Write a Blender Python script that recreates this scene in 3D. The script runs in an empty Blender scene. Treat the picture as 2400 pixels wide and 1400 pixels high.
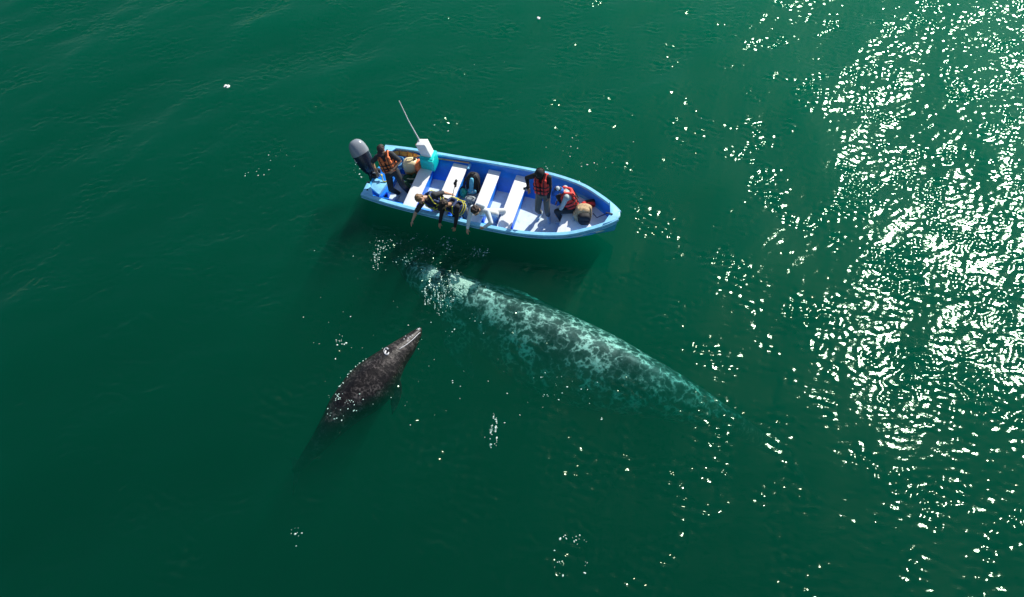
import bpy, bmesh, math, random
import numpy as np
from mathutils import Vector, Matrix, Quaternion, noise
S = bpy.context.scene
C = S.collection
R = math.radians
# ---------------------------------------------------------------- camera
H = 14.1
PITCH = R(51)
LENS = 28.25
cam = bpy.data.objects.new('camera', bpy.data.cameras.new('camera'))
C.objects.link(cam)
cam.location = (0, 0, H)
cam.rotation_euler = (R(90) - PITCH, 0, 0)
cam.data.lens = LENS
cam.data.sensor_width = 36
cam.data.clip_end = 20000
S.camera = cam
# ---------------------------------------------------------------- sky, sun, exposure
SUN_EL, SUN_AZ = R(41), R(41.5)          # azimuth measured from +y towards +x
w = bpy.data.worlds.new('World'); S.world = w; w.use_nodes = True
wn = w.node_tree
sky = wn.nodes.new('ShaderNodeTexSky'); sky.sky_type = 'NISHITA'; sky.sun_disc = False
sky.sun_elevation = SUN_EL; sky.sun_rotation = SUN_AZ
wn.links.new(sky.outputs[0], wn.nodes['Background'].inputs[0])
wn.nodes['Background'].inputs[1].default_value = 0.09
sd = bpy.data.lights.new('sun', 'SUN'); sun = bpy.data.objects.new('sun', sd); C.objects.link(sun)
sd.energy = 5.0; sd.angle = R(0.53); sd.color = (1, .955, .88)
SDIR = Vector((math.sin(SUN_AZ)*math.cos(SUN_EL), math.cos(SUN_AZ)*math.cos(SUN_EL), math.sin(SUN_EL)))
sun.rotation_euler = SDIR.to_track_quat('Z', 'Y').to_euler()
sun.location = SDIR*60
S.view_settings.view_transform = 'Standard'; S.view_settings.look = 'None'
S.view_settings.exposure = 0.35; S.view_settings.gamma = 1.0
S.render.engine = 'CYCLES'
S.cycles.use_denoising = True
try: S.cycles.denoiser = 'OPENIMAGEDENOISE'
except Exception: pass
S.cycles.volume_bounces = 0
S.cycles.max_bounces = 8
S.cycles.transparent_max_bounces = 12
S.cycles.sample_clamp_indirect = 4
# ---------------------------------------------------------------- helpers
def ground(px, py, z=0.0):
    """where the line of sight through a point of the 2400 x 1400 photograph meets height z"""
    f = LENS/36*2400
    x, y = (px-1200)/f, -(py-700)/f
    c, s = math.cos(PITCH), math.sin(PITCH)
    d = Vector((x, c + y*s, -s + y*c))
    return Vector((0, 0, H)) + d*((z-H)/d.z)
def prop(o, label=None, cat=None, group=None, kind=None):
    if label: o['label'] = label
    if cat: o['category'] = cat
    if group: o['group'] = group
    if kind: o['kind'] = kind
    return o
def mesh_obj(name, verts, faces, mat=None, parent=None, smooth=True):
    me = bpy.data.meshes.new(name)
    me.from_pydata([tuple(v) for v in verts], [], faces)
    me.update()
    o = bpy.data.objects.new(name, me); C.objects.link(o)
    if mat: me.materials.append(mat)
    if parent: o.parent = parent
    if smooth: me.polygons.foreach_set('use_smooth', [True]*len(me.polygons))
    return o
def new_mat(name):
    m = bpy.data.materials.new(name); m.use_nodes = True
    return m, m.node_tree, m.node_tree.nodes['Principled BSDF']
def nd(t, kind, **kw):
    n = t.nodes.new(kind)
    for k, v in kw.items():
        if k in n.inputs: n.inputs[k].default_value = v
        else: setattr(n, k, v)
    return n
def ramp(t, stops):
    n = t.nodes.new('ShaderNodeValToRGB'); e = n.color_ramp.elements
    while len(e) > 1: e.remove(e[-1])
    for i, (p, c) in enumerate(stops):
        x = e[0] if i == 0 else e.new(p)
        x.position = p; x.color = (*c, 1) if len(c) == 3 else c
    return n
def plain(name, col, rough=.5, var=.12, scale=9.0, bump=0.0, bscale=60., metallic=0, spec=.5, grime=0.0, gcol=(.25, .22, .17)):
    """a painted / woven surface with a little uneven wear in it"""
    m, t, b = new_mat(name)
    tc = nd(t, 'ShaderNodeTexCoord'); nz = nd(t, 'ShaderNodeTexNoise', Scale=scale, Detail=6.)
    t.links.new(tc.outputs['Object'], nz.inputs['Vector'])
    r = ramp(t, [(.3, [c*(1-var) for c in col]), (.7, [min(1, c*(1+var)) for c in col])])
    t.links.new(nz.outputs['Fac'], r.inputs[0]); t.links.new(r.outputs[0], b.inputs['Base Color'])
    if grime:                                               # scuffs and dried stains with a shape of their own
        g1 = nd(t, 'ShaderNodeTexNoise', Scale=4.5, Detail=9., Roughness=.72, Distortion=.6); t.links.new(tc.outputs['Object'], g1.inputs['Vector'])
        gm = nd(t, 'ShaderNodeMapRange'); gm.inputs[1].default_value = .55; gm.inputs[2].default_value = .72; gm.inputs[4].default_value = grime; t.links.new(g1.outputs['Fac'], gm.inputs[0])
        mxc = nd(t, 'ShaderNodeMix', data_type='RGBA'); t.links.new(gm.outputs[0], mxc.inputs[0]); t.links.new(r.outputs[0], mxc.inputs[6]); mxc.inputs[7].default_value = (*gcol, 1); t.links.new(mxc.outputs[2], b.inputs['Base Color'])
    b.inputs['Roughness'].default_value = rough; b.inputs['Metallic'].default_value = metallic
    b.inputs['Specular IOR Level'].default_value = spec
    if bump:
        n2 = nd(t, 'ShaderNodeTexNoise', Scale=bscale, Detail=3.)
        t.links.new(tc.outputs['Object'], n2.inputs['Vector'])
        bp = nd(t, 'ShaderNodeBump', Strength=1.0, Distance=bump)
        t.links.new(n2.outputs['Fac'], bp.inputs['Height']); t.links.new(bp.outputs[0], b.inputs['Normal'])
    return m
# ---------------------------------------------------------------- water
rng = np.random.default_rng(11)
N, CELL = 1024, .042
kx = np.fft.fftfreq(N, CELL)[:, None]; ky = np.fft.fftfreq(N, CELL)[None, :]     # cycles per metre
kk = np.hypot(kx, ky) + 1e-9
ang = np.arctan2(ky, kx)
def field(lo, hi, direction=None, spread=2, slope_pow=1.0):
    """random sea surface made of wavelengths between lo and hi metres, unit rms slope"""
    band = np.exp(-(np.log(kk*math.sqrt(lo*hi))/(.55*math.log(hi/lo)))**2)*kk**(-1-slope_pow)
    if direction is not None: band = band*(np.abs(np.cos(ang-direction))**spread + .06)
    f = np.fft.ifft2(np.fft.fft2(rng.standard_normal((N, N)))*band).real
    gx = np.gradient(f, CELL, axis=0); gy = np.gradient(f, CELL, axis=1)
    return f/np.sqrt(np.mean(gx*gx + gy*gy))
def lump(lo, hi):
    band = np.exp(-(np.log(kk*math.sqrt(lo*hi))/(.5*math.log(hi/lo)))**2)/kk
    f = np.fft.ifft2(np.fft.fft2(rng.standard_normal((N, N)))*band).real
    return f/f.std()
X0, Y0 = -21.5, 1.0
gx_ = X0 + CELL*np.arange(N); gy_ = Y0 + CELL*np.arange(N)
YMAX = 29.0
ny = int((YMAX-Y0)/CELL)
GX, GY = np.meshgrid(gx_, gy_, indexing='ij')
gust = np.clip(.75 + .60*lump(1.0, 4.5) + .35*lump(.5, 1.4), .40, 2.6)
calm_left = np.clip((GX+13)/16, 0, 1)                       # the wind reaches the left of the bay least
gust = np.maximum(gust*(.85+.25*calm_left), .85*np.clip((GX-3)/7, 0, 1))
Hs = (.042*field(1.6, 7.0, R(-32), 2) + .034*field(.6, 1.8, R(-45), 2))*(1.5-.35*np.clip((GX+12)/20, 0, 1))
Hm = .048*field(.22, .6, R(-60), 1)
Hf = .110*field(.13, .26, R(-75), .6)
DIST = []                                                    # churned spots: (x, y, radius, gain)
for (qx, qy, r, g) in [(1012, 690, .50, 3.6), (1045, 665, .36, 2.6), (1010, 632, .40, 2.4), (905, 572, .42, 3.0), (885, 605, .3, 3.2),
                       (960, 590, .5, 1.6), (1115, 592, .26, 4.2), (1050, 568, .35, 3.2), (1060, 620, .3, 1.6), (800, 805, .28, 2.8),
                       (880, 850, .5, 1.3), (935, 890, .35, 1.6), (860, 940, .5, 1.2), (970, 800, .25, 1.3), (840, 400, .4, 3.0),
                       (1155, 1010, .25, 3.0), (680, 1240, .26, 2.6), (1360, 1260, .35, 2.6), (640, 410, .5, 1.8), (600, 340, .4, 1.6), (1310, 1330, .25, 2.6), (1330, 350, .7, .8)]:
    p = ground(qx, qy); DIST.append((p.x, p.y, r, g))
extra = np.zeros_like(GX)
for (x, y, r, g) in DIST:
    extra += g*np.exp(-((GX-x)**2 + (GY-y)**2)/(r*r))
Hc = .085*field(.10, .17, R(0), 1.0)                          # choppy little wavelets in the churned spots, running along the boat
Z = Hs + Hm*(gust+.3*extra) + Hf*(gust**1.3 + .6*extra) + Hc*extra
BOAT_YAW = R(-17.0)
HEEL = R(8)                              # the three people leaning out tip the boat towards them
BOAT_A = (math.cos(BOAT_YAW), math.sin(BOAT_YAW)); BOAT_N = (-BOAT_A[1], BOAT_A[0])
BOAT_O = (-3.415, 15.13)
# calm water alongside the hull
u = (GX-BOAT_O[0])*BOAT_A[0] + (GY-BOAT_O[1])*BOAT_A[1]
v = (GX-BOAT_O[0])*BOAT_N[0] + (GY-BOAT_O[1])*BOAT_N[1]
inside = np.clip(1 - (np.maximum(np.maximum(-u, u-6.2), 0)**2 + np.maximum(np.abs(v)-1.0, 0)**2)**.5/.5, 0, 1)
Z = Z*(1 - .75*inside)
Z = Z[:, :ny]
def outward(a, b, lo, hi):
    steps = [.1, .3, .8, 2, 5, 12, 30, 80, 200, 500, 1400, 4000]
    return [a-s for s in reversed(steps)], [b+s for s in steps]
lx, hx = outward(gx_[0], gx_[-1], 0, 0); ly, hy = outward(gy_[0], gy_[ny-1], 0, 0)
ax = np.concatenate([lx, gx_, hx]); ay = np.concatenate([ly, gy_[:ny], hy])
edge = np.minimum(np.minimum(np.arange(N)[:, None], N-1-np.arange(N)[:, None]), np.minimum(np.arange(ny)[None, :], ny-1-np.arange(ny)[None, :]))
Z = Z*np.clip(edge/20., 0, 1)
ZZ = np.zeros((len(ax), len(ay))); ZZ[12:12+N, 12:12+ny] = Z
VX, VY = np.meshgrid(ax, ay, indexing='ij')
nxv, nyv = ZZ.shape
top = np.stack([VX, VY, ZZ], -1).reshape(-1, 3)
idx = np.arange(nxv*nyv).reshape(nxv, nyv)
quads = np.stack([idx[:-1, :-1], idx[1:, :-1], idx[1:, 1:], idx[:-1, 1:]], -1).reshape(-1, 4)
# the body of the water: four sides and a floor, 26 m down
nb = len(top); x0, x1, y0, y1 = ax[0], ax[-1], ay[0], ay[-1]
bot = np.array([[x0, y0, -26], [x1, y0, -26], [x1, y1, -26], [x0, y1, -26]])
allv = np.concatenate([top, bot])
me = bpy.data.meshes.new('sea_water')
sides = [list(idx[::-1, 0]) + [nb, nb+1], list(idx[-1, ::-1]) + [nb+1, nb+2], list(idx[:, -1]) + [nb+2, nb+3], list(idx[0, :]) + [nb+3, nb], [nb+3, nb+2, nb+1, nb]]
sides[0] = [int(i) for i in idx[::-1, 0]] + [nb, nb+1]
loops = np.concatenate([quads.reshape(-1)] + [np.array(s) for s in sides]).astype(np.int32)
starts = np.concatenate([np.arange(len(quads))*4, len(quads)*4 + np.cumsum([0]+[len(s) for s in sides[:-1]])]).astype(np.int32)
tot = np.concatenate([np.full(len(quads), 4), [len(s) for s in sides]]).astype(np.int32)
me.vertices.add(len(allv)); me.vertices.foreach_set('co', allv.astype(np.float32).ravel())
me.loops.add(len(loops)); me.loops.foreach_set('vertex_index', loops)
me.polygons.add(len(starts)); me.polygons.foreach_set('loop_start', starts); me.polygons.foreach_set('loop_total', tot)
me.update(calc_edges=True)
me.polygons.foreach_set('use_smooth', np.concatenate([np.ones(len(quads), bool), np.zeros(len(sides), bool)]))
sea = bpy.data.objects.new('sea_water', me); C.objects.link(sea)
prop(sea, kind='structure')
m = bpy.data.materials.new('sea_water'); m.use_nodes = True; t = m.node_tree; t.nodes.clear()
out = nd(t, 'ShaderNodeOutputMaterial')
tc = nd(t, 'ShaderNodeTexCoord')
mp = nd(t, 'ShaderNodeMapping'); mp.inputs['Rotation'].default_value = (0, 0, R(20)); mp.inputs['Scale'].default_value = (.7, 1.2, 1)
t.links.new(tc.outputs['Object'], mp.inputs[0])
nz = nd(t, 'ShaderNodeTexNoise', Scale=13., Detail=2., Roughness=.5); t.links.new(mp.outputs[0], nz.inputs['Vector'])
bp = nd(t, 'ShaderNodeBump', Strength=1.0, Distance=.005); t.links.new(nz.outputs['Fac'], bp.inputs['Height'])
ge = nd(t, 'ShaderNodeNewGeometry'); im = nd(t, 'ShaderNodeMix'); im.inputs[2].default_value = 1.33; im.inputs[3].default_value = 1/1.33
t.links.new(ge.outputs['Backfacing'], im.inputs[0])          # the same weak mirror seen from above and from below
fr = nd(t, 'ShaderNodeFresnel', IOR=1.33); t.links.new(im.outputs[0], fr.inputs['IOR']); t.links.new(bp.outputs[0], fr.inputs['Normal'])
tr = nd(t, 'ShaderNodeBsdfTransparent')
gl = nd(t, 'ShaderNodeBsdfGlossy', distribution='BECKMANN', Roughness=.145); gl.inputs['Color'].default_value = (.36, .52, .40, 1); t.links.new(bp.outputs[0], gl.inputs['Normal'])
mx = nd(t, 'ShaderNodeMixShader'); t.links.new(fr.outputs[0], mx.inputs[0]); t.links.new(tr.outputs[0], mx.inputs[1]); t.links.new(gl.outputs[0], mx.inputs[2])
t.links.new(mx.outputs[0], out.inputs['Surface'])
# green, cloudy lagoon water: red is swallowed within a metre, green scatters back
SIG_S = (.0006, .275, .148); SIG_A = (.95, .207, .325)
ks = max(SIG_S); vs = nd(t, 'ShaderNodeVolumeScatter', Density=ks, Anisotropy=.5); vs.inputs['Color'].default_value = (*[c/ks for c in SIG_S], 1)
ka = max(SIG_A)*1.05; va = nd(t, 'ShaderNodeVolumeAbsorption', Density=ka); va.inputs['Color'].default_value = (*[1-c/ka for c in SIG_A], 1)
ad = nd(t, 'ShaderNodeAddShader'); t.links.new(vs.outputs[0], ad.inputs[0]); t.links.new(va.outputs[0], ad.inputs[1])
t.links.new(ad.outputs[0], out.inputs['Volume'])
me.materials.append(m)
# ---------------------------------------------------------------- shape kit
class MB:
    def __init__(self): self.b = bmesh.new()
    def _add(self, verts, faces):
        vs = [self.b.verts.new(v) for v in verts]
        for f in faces:
            try: self.b.faces.new([vs[i] for i in f])
            except ValueError: pass
        return vs
    def box(self, c, s, rot=None, taper=1.0, bev=0.0):
        """box of size s round c; taper shrinks the top"""
        t = bmesh.new(); bmesh.ops.create_cube(t, size=1)
        for v in t.verts:
            k = taper if v.co.z > 0 else 1
            v.co = Vector((v.co.x*s[0]*k, v.co.y*s[1]*k, v.co.z*s[2]))
        if bev: bmesh.ops.bevel(t, geom=list(t.edges), offset=bev, segments=3, affect='EDGES', profile=.6)
        if rot: 
            for v in t.verts: v.co = rot @ v.co
        for v in t.verts: v.co += Vector(c)
        self.merge(t); return self
    def merge(self, t):
        t.verts.ensure_lookup_table(); t.verts.index_update()
        self._add([v.co.copy() for v in t.verts], [[v.index for v in f.verts] for f in t.faces]); t.free()
    def tube(self, pts, r, seg=10, closed=False):
        pts = [Vector(p) for p in pts]; n = len(pts)
        rs = r if isinstance(r, (list, tuple)) else [r]*n
        V = []; F = []; up = None
        for i, p in enumerate(pts):
            if closed: d = pts[(i+1) % n]-pts[i-1]
            else: d = pts[min(i+1, n-1)]-pts[max(i-1, 0)]
            d.normalize()
            if up is None: up = d.orthogonal().normalized()
            up = (up - d*up.dot(d)); up = up.normalized() if up.length > 1e-6 else d.orthogonal().normalized()
            sd_ = d.cross(up)
            for j in range(seg):
                a = 2*math.pi*j/seg; V.append(p + up*(rs[i]*math.cos(a)) + sd_*(rs[i]*math.sin(a)))
        for i in range(n if closed else n-1):
            k = (i+1) % n
            for j in range(seg): F.append((i*seg+j, k*seg+j, k*seg+(j+1) % seg, i*seg+(j+1) % seg))
        if not closed:
            F.append(tuple(range(seg))); F.append(tuple(range((n-1)*seg, n*seg))[::-1])
        self._add(V, F); return self
    def ball(self, c, r, rot=None, e=1.0, seg=20, rings=12, zmin=-1.0):
        """(super)ellipsoid; e < 1 is boxier"""
        if not isinstance(r, (list, tuple)): r = (r, r, r)
        f = lambda x: math.copysign(abs(x)**e, x)
        V = []; F = []
        for i in range(1, rings):
            th = math.pi*i/rings; 
            for j in range(seg):
                a = 2*math.pi*j/seg
                V.append(Vector((r[0]*f(math.sin(th))*f(math.cos(a)), r[1]*f(math.sin(th))*f(math.sin(a)), r[2]*max(zmin, f(math.cos(th))))))
        V += [Vector((0, 0, r[2])), Vector((0, 0, r[2]*zmin))]
        for i in range(rings-2):
            for j in range(seg): F.append((i*seg+j, (i+1)*seg+j, (i+1)*seg+(j+1) % seg, i*seg+(j+1) % seg))
        k = (rings-2)*seg
        for j in range(seg): F.append((len(V)-2, j, (j+1) % seg)); F.append((len(V)-1, k+(j+1) % seg, k+j))
        if rot: V = [rot @ v for v in V]
        self._add([v+Vector(c) for v in V], F); return self
    def cap(self, a, b, ra, rb, seg=12):
        """tapered capsule from a to b"""
        a = Vector(a); b = Vector(b); d = b-a; L = d.length
        if L < 1e-5: return self.ball(a, ra, seg=seg, rings=8)
        d /= L; up = d.orthogonal().normalized(); sd_ = d.cross(up)
        prof = [(-ra*math.cos(t), ra*math.sin(t)) for t in (0.3, .7, 1.15, math.pi/2)] + [(L + rb*math.sin(t), rb*math.cos(t)) for t in (0, .45, .9, 1.27)]
        V = []; F = []
        for (s, r) in prof:
            for j in range(seg):
                an = 2*math.pi*j/seg; V.append(a + d*s + up*(r*math.cos(an)) + sd_*(r*math.sin(an)))
        n = len(prof)
        for i in range(n-1):
            for j in range(seg): F.append((i*seg+j, i*seg+(j+1) % seg, (i+1)*seg+(j+1) % seg, (i+1)*seg+j))
        F.append(tuple(range(seg))[::-1]); F.append(tuple(range((n-1)*seg, n*seg)))
        self._add(V, F); return self
    def prism(self, poly, z0, z1):
        n = len(poly); V = [(x, y, z0) for x, y in poly] + [(x, y, z1) for x, y in poly]
        self._add(V, [tuple(range(n))[::-1], tuple(range(n, 2*n))] + [(i, (i+1) % n, n+(i+1) % n, n+i) for i in range(n)]); return self
    def build(self, name, mat, parent=None, bevel=0.0, smooth=True, voxel=0.0, relax=0, angle=40):
        bmesh.ops.recalc_face_normals(self.b, faces=list(self.b.faces))
        if bevel: bmesh.ops.bevel(self.b, geom=[e for e in self.b.edges if len(e.link_faces) == 2 and e.calc_face_angle(0) > .6], offset=bevel, segments=2, affect='EDGES', profile=.6)
        me = bpy.data.meshes.new(name); self.b.to_mesh(me); self.b.free()
        o = bpy.data.objects.new(name, me); C.objects.link(o)
        if voxel:
            md = o.modifiers.new('r', 'REMESH'); md.mode = 'VOXEL'; md.voxel_size = voxel; md.use_smooth_shade = True
            if relax:
                ms = o.modifiers.new('s', 'SMOOTH'); ms.iterations = relax; ms.factor = .5
            dg = bpy.context.evaluated_depsgraph_get(); dg.update()
            m2 = bpy.data.meshes.new_from_object(o.evaluated_get(dg)); o.modifiers.clear(); o.data = m2; m2.name = name
            bpy.data.meshes.remove(me); me = m2; me.materials.clear()
        me.materials.append(mat)
        if smooth:
            me.polygons.foreach_set('use_smooth', [True]*len(me.polygons))
            if not voxel:
                bb = bmesh.new(); bb.from_mesh(me)
                for e in bb.edges:
                    if len(e.link_faces) == 2 and e.calc_face_angle(0) > R(angle): e.smooth = False
                bb.to_mesh(me); bb.free()
        if parent: o.parent = parent
        return o
BM = Matrix.Translation((BOAT_O[0], BOAT_O[1], 0)) @ Matrix.Rotation(BOAT_YAW, 4, 'Z') @ Matrix.Rotation(HEEL, 4, 'X')
def empty(name, loc=(0, 0, 0), rz=0.0, label=None, cat=None, group=None):
    o = bpy.data.objects.new(name, None); C.objects.link(o); o.location = loc; o.empty_display_size = .2
    o.rotation_euler = (BM.to_3x3() @ Matrix.Rotation(rz, 3, 'Z')).to_euler()
    return prop(o, label, cat, group)
def lw(x, y=None, z=None):
    """boat coordinates (x from the stern, y to port, z above water) to world"""
    return BM @ (Vector(x) if y is None else Vector((x, y, z)))
M_foil = plain('dark hole', (.01, .015, .02), .8)
# ---------------------------------------------------------------- whales
def smooth_curve(pts, n):
    """Catmull-Rom through control rows of any width"""
    P = np.array(pts, float); P = np.vstack([2*P[0]-P[1], P, 2*P[-1]-P[-2]])
    out = []
    for s in np.linspace(0, len(P)-3-1e-6, n):
        i = int(s); f = s-i; a, b, c, d = P[i:i+4]
        out.append(.5*((2*b) + (c-a)*f + (2*a-5*b+4*c-d)*f*f + (3*b-a-3*c+d)*f**3))
    return np.array(out)
def body_loft(mb, rows, n=150, m=64, knuckles=0.0, keel=1.1):
    """rows: x, y, z of the back ridge, half width, depth; nose first. A keeled back and a rounder belly."""
    rw = smooth_curve(rows, n); V = []; F = []; frames = []
    P = rw[:, :3]; T = np.gradient(P, axis=0); T /= np.linalg.norm(T, axis=1)[:, None]
    for i in range(n):
        t = Vector(T[i]); side = Vector((0, 0, 1)).cross(t).normalized(); up = t.cross(side).normalized()
        hw, dp = max(rw[i, 3], .004), max(rw[i, 4], .006)
        s_ = i/n; kn = knuckles*max(0, math.sin(max(0, (s_-.60))*58))*(1 if .60 < s_ < .9 else 0)
        c = Vector(P[i]) - up*(dp*.5); frames.append((Vector(P[i]), t, side, up, hw, dp))
        for j in range(m):
            a = 2*math.pi*j/m; s, k = math.cos(a), math.sin(a)
            x = hw*math.copysign(abs(s)**(.92 if k < 0 else keel), s); y = dp*.5*math.copysign(abs(k)**(.95 if k < 0 else keel), k)
            if k > .9: y += kn*(k-.9)*10
            V.append(c + side*x + up*y)
    for i in range(n-1):
        for j in range(m): F.append((i*m+j, i*m+(j+1) % m, (i+1)*m+(j+1) % m, (i+1)*m+j))
    V.append(frames[0][0]-Vector((0, 0, rw[0, 4]*.5))); V.append(frames[-1][0]-Vector((0, 0, rw[-1, 4]*.5)))
    for j in range(m): F.append((len(V)-2, (j+1) % m, j)); F.append((len(V)-1, (n-1)*m+j, (n-1)*m+(j+1) % m))
    mb._add(V, F); return frames
def blade(mb, root, tip_dir, normal, length, chord, thick, sweep=.35, n=26, m=20):
    """a flipper or one fluke: tapered, swept back, lens section"""
    d = Vector(tip_dir).normalized(); nrm = Vector(normal); nrm = (nrm - d*nrm.dot(d)).normalized(); ch = d.cross(nrm)
    V = []; F = []
    for i in range(n):
        s = i/(n-1); c = chord*(math.sin(math.pi*(.18+.80*s))**.7)*(1-.35*s); off = sweep*length*s*s; th = thick*(1-s)**.6*.5 + .012
        for j in range(m):
            a = 2*math.pi*j/m
            V.append(Vector(root) + d*(length*s) + ch*(off + c*.5*math.cos(a)) + nrm*(th*math.sin(a)))
    for i in range(n-1):
        for j in range(m): F.append((i*m+j, i*m+(j+1) % m, (i+1)*m+(j+1) % m, (i+1)*m+j))
    F.append(tuple(range(m))[::-1]); F.append(tuple(range((n-1)*m, n*m))); mb._add(V, F)
def whale(name, rows, mat, voxel, flip, fluke, knuckles=0.0, keel=1.1):
    mb = MB(); fr = body_loft(mb, rows, knuckles=knuckles, keel=keel)
    for s, (at_, ln, chd, back, down) in ((1, flip[0]), (-1, flip[1])):
        p, t, side, up, hw, dp = fr[int(at_*len(fr))]
        root = p + side*(s*hw*.80) - up*(dp*.55)
        blade(mb, root, side*s + t*back - up*down, up, ln, chd, chd*.22, sweep=.25*s*(1 if True else 0))
    p, t, side, up, hw, dp = fr[-1]
    for s in (1, -1): blade(mb, p - up*(dp*.5) - t*(.1*fluke), side*s + t*.35, up, fluke, fluke*.55, fluke*.10, sweep=.28*s)
    o = mb.build(name, mat, None, voxel=voxel, relax=3)
    return o, fr
def whale_skin(name, base, mid, pale, cell, lo, hi, rough=.35, bump=.02, rot=0):
    """mottled hide: rings and blots of pale skin over a dark ground, in drifts"""
    m, t, b = new_mat(name)
    tc = nd(t, 'ShaderNodeTexCoord'); L_ = t.links.new
    def nz_(sc, det, ro, dist=0., kind='FBM', vec=None):
        n = nd(t, 'ShaderNodeTexNoise', noise_type=kind, Scale=sc/cell, Detail=det, Roughness=ro, Distortion=dist); L_((vec or tc.outputs['Object']), n.inputs['Vector']); return n
    n1 = nz_(1.0, 6., .62, .12); n2 = nz_(.28, 4., .6, .1); n3 = nz_(4.2, 3., .6)
    mp_ = nd(t, 'ShaderNodeMapping'); mp_.inputs['Rotation'].default_value = (0, 0, R(rot)); mp_.inputs['Scale'].default_value = (.35, 1.5, 1); L_(tc.outputs['Object'], mp_.inputs[0])
    n4 = nz_(.9, 5., .6, .4, vec=mp_.outputs[0])                    # long rubs and scratches
    rg = nd(t, 'ShaderNodeMapRange'); rg.inputs[1].default_value = .0; rg.inputs[2].default_value = .11; rg.inputs[3].default_value = .30; rg.inputs[4].default_value = 0.
    nr = nz_(.95, 3., .5, .15); ab = nd(t, 'ShaderNodeMath', operation='SUBTRACT'); L_(nr.outputs['Fac'], ab.inputs[0]); ab.inputs[1].default_value = .5
    ab2 = nd(t, 'ShaderNodeMath', operation='ABSOLUTE'); L_(ab.outputs[0], ab2.inputs[0]); L_(ab2.outputs[0], rg.inputs[0])
    acc = rg.outputs[0]
    for n, k in ((n1, .9), (n2, .9), (n3, .30), (n4, .45)):
        q = nd(t, 'ShaderNodeMath', operation='MULTIPLY_ADD'); L_(n.outputs['Fac'], q.inputs[0]); q.inputs[1].default_value = k; L_(acc, q.inputs[2]); acc = q.outputs[0]
    mr = nd(t, 'ShaderNodeMapRange'); mr.inputs[1].default_value = lo; mr.inputs[2].default_value = hi; L_(acc, mr.inputs[0])
    r = ramp(t, [(0, base), (.45, mid), (1, pale)]); L_(mr.outputs[0], r.inputs[0]); L_(r.outputs[0], b.inputs['Base Color'])
    b.inputs['Roughness'].default_value = rough
    bp = nd(t, 'ShaderNodeBump', Strength=.6, Distance=bump); L_(n1.outputs['Fac'], bp.inputs['Height']); L_(bp.outputs[0], b.inputs['Normal'])
    return m
def ridge(px, py, z, hw, dp):
    p = ground(px, py, z); return (p.x, p.y, p.z, hw, dp)
from mathutils.bvhtree import BVHTree
def on_hide(o):
    me = o.data; return BVHTree.FromPolygons([v.co.copy() for v in me.vertices], [tuple(p.vertices) for p in me.polygons])
def barnacles(parent, tree, spot, radius, count, size, mat, seed, name='barnacle_patch', squash=.45, stretch=(1, 1), crust=True):
    rnd_ = random.Random(seed); mb = MB()
    for k in range(count):
        a = rnd_.uniform(0, 6.283); r_ = radius*rnd_.random()**.6*(1+.35*math.sin(3*a+seed))
        p = Vector(spot) + Vector((r_*math.cos(a)*stretch[0], r_*math.sin(a)*stretch[1], 2))
        hit, nrm, _, _ = tree.ray_cast(p, Vector((0, 0, -1)))
        if hit is None: continue
        s = size*rnd_.uniform(.5, 1.25); mb.ball(hit, (s, s*rnd_.uniform(.7, 1), s*squash), rot=nrm.to_track_quat('Z', 'X').to_matrix(), seg=9, rings=6)
    return mb.build(name, mat, parent)
skin_mother = whale_skin('mottled grey whale hide', (.008, .014, .018), (.07, .09, .09), (.80, .87, .78), .20, 1.22, 1.73, .5, .02, 33)
skin_calf = whale_skin('dark calf hide', (.006, .005, .005), (.014, .0115, .011), (.12, .105, .10), .085, 1.20, 1.85, .42, .022, -40)
skin_calf.node_tree.nodes['Principled BSDF'].inputs['Specular IOR Level'].default_value = .3
patch = plain('barnacle crust', (.80, .78, .66), .9, .2, 26., .01, 40.)
scar = plain('pale scar', (.50, .51, .54), .5, .15, 30.)
mother, mfr = whale('gray_whale', [
    ridge(918, 604, -1.1, .05, .10), ridge(938, 608, -.92, .20, .42), ridge(975, 619, -.60, .38, .8), ridge(1015, 636, -.36, .48, 1.0),
    ridge(1080, 664, -.36, .66, 1.35), ridge(1160, 700, -.42, .86, 1.7), ridge(1260, 746, -.43, 1.0, 1.95), ridge(1360, 792, -.44, 1.0, 1.95),
    ridge(1460, 836, -.50, .88, 1.75), ridge(1560, 880, -.78, .66, 1.40), ridge(1650, 928, -1.25, .46, 1.0), ridge(1730, 976, -1.9, .30, .66),
    ridge(1800, 1022, -2.9, .19, .42), ridge(1860, 1064, -4.4, .12, .28)], skin_mother, .032,
    [(.34, 1.7, .7, 1.0, .5), (.31, 1.6, .7, .8, 1.5)], 1.4, .05, 1.15)
prop(mother, 'large pale mottled grey whale gliding just under the surface beside the boat', 'whale')
tm = on_hide(mother)
for (qx, qy, rr, cnt, sz, sd_) in [(1086, 661, .30, 330, .034, 1), (1070, 651, .20, 150, .03, 2), (1012, 634, .19, 170, .03, 3)]:
    p = ground(qx, qy, -.3); barnacles(mother, tm, p, rr, cnt, sz, patch, sd_)
calf, cfr = whale('gray_whale', [
    ridge(987, 767, .07, .03, .07), ridge(978, 774, .13, .11, .24), ridge(955, 792, .19, .21, .46), ridge(925, 815, .24, .30, .62),
    ridge(893, 843, .25, .42, .80), ridge(860, 872, .21, .50, .95), ridge(828, 905, .12, .49, .92), ridge(798, 940, -.02, .41, .82),
    ridge(768, 982, -.20, .30, .66), ridge(738, 1025, -.50, .21, .46), ridge(708, 1066, -.95, .14, .30), ridge(684, 1102, -1.5, .09, .18)], skin_calf, .018,
    [(.36, .75, .30, .8, 1.3), (.40, .75, .30, .8, 1.1)], .55, .02)
prop(calf, 'small dark whale calf with its wet back and snout above the surface', 'whale')
tcf = on_hide(calf)
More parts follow.
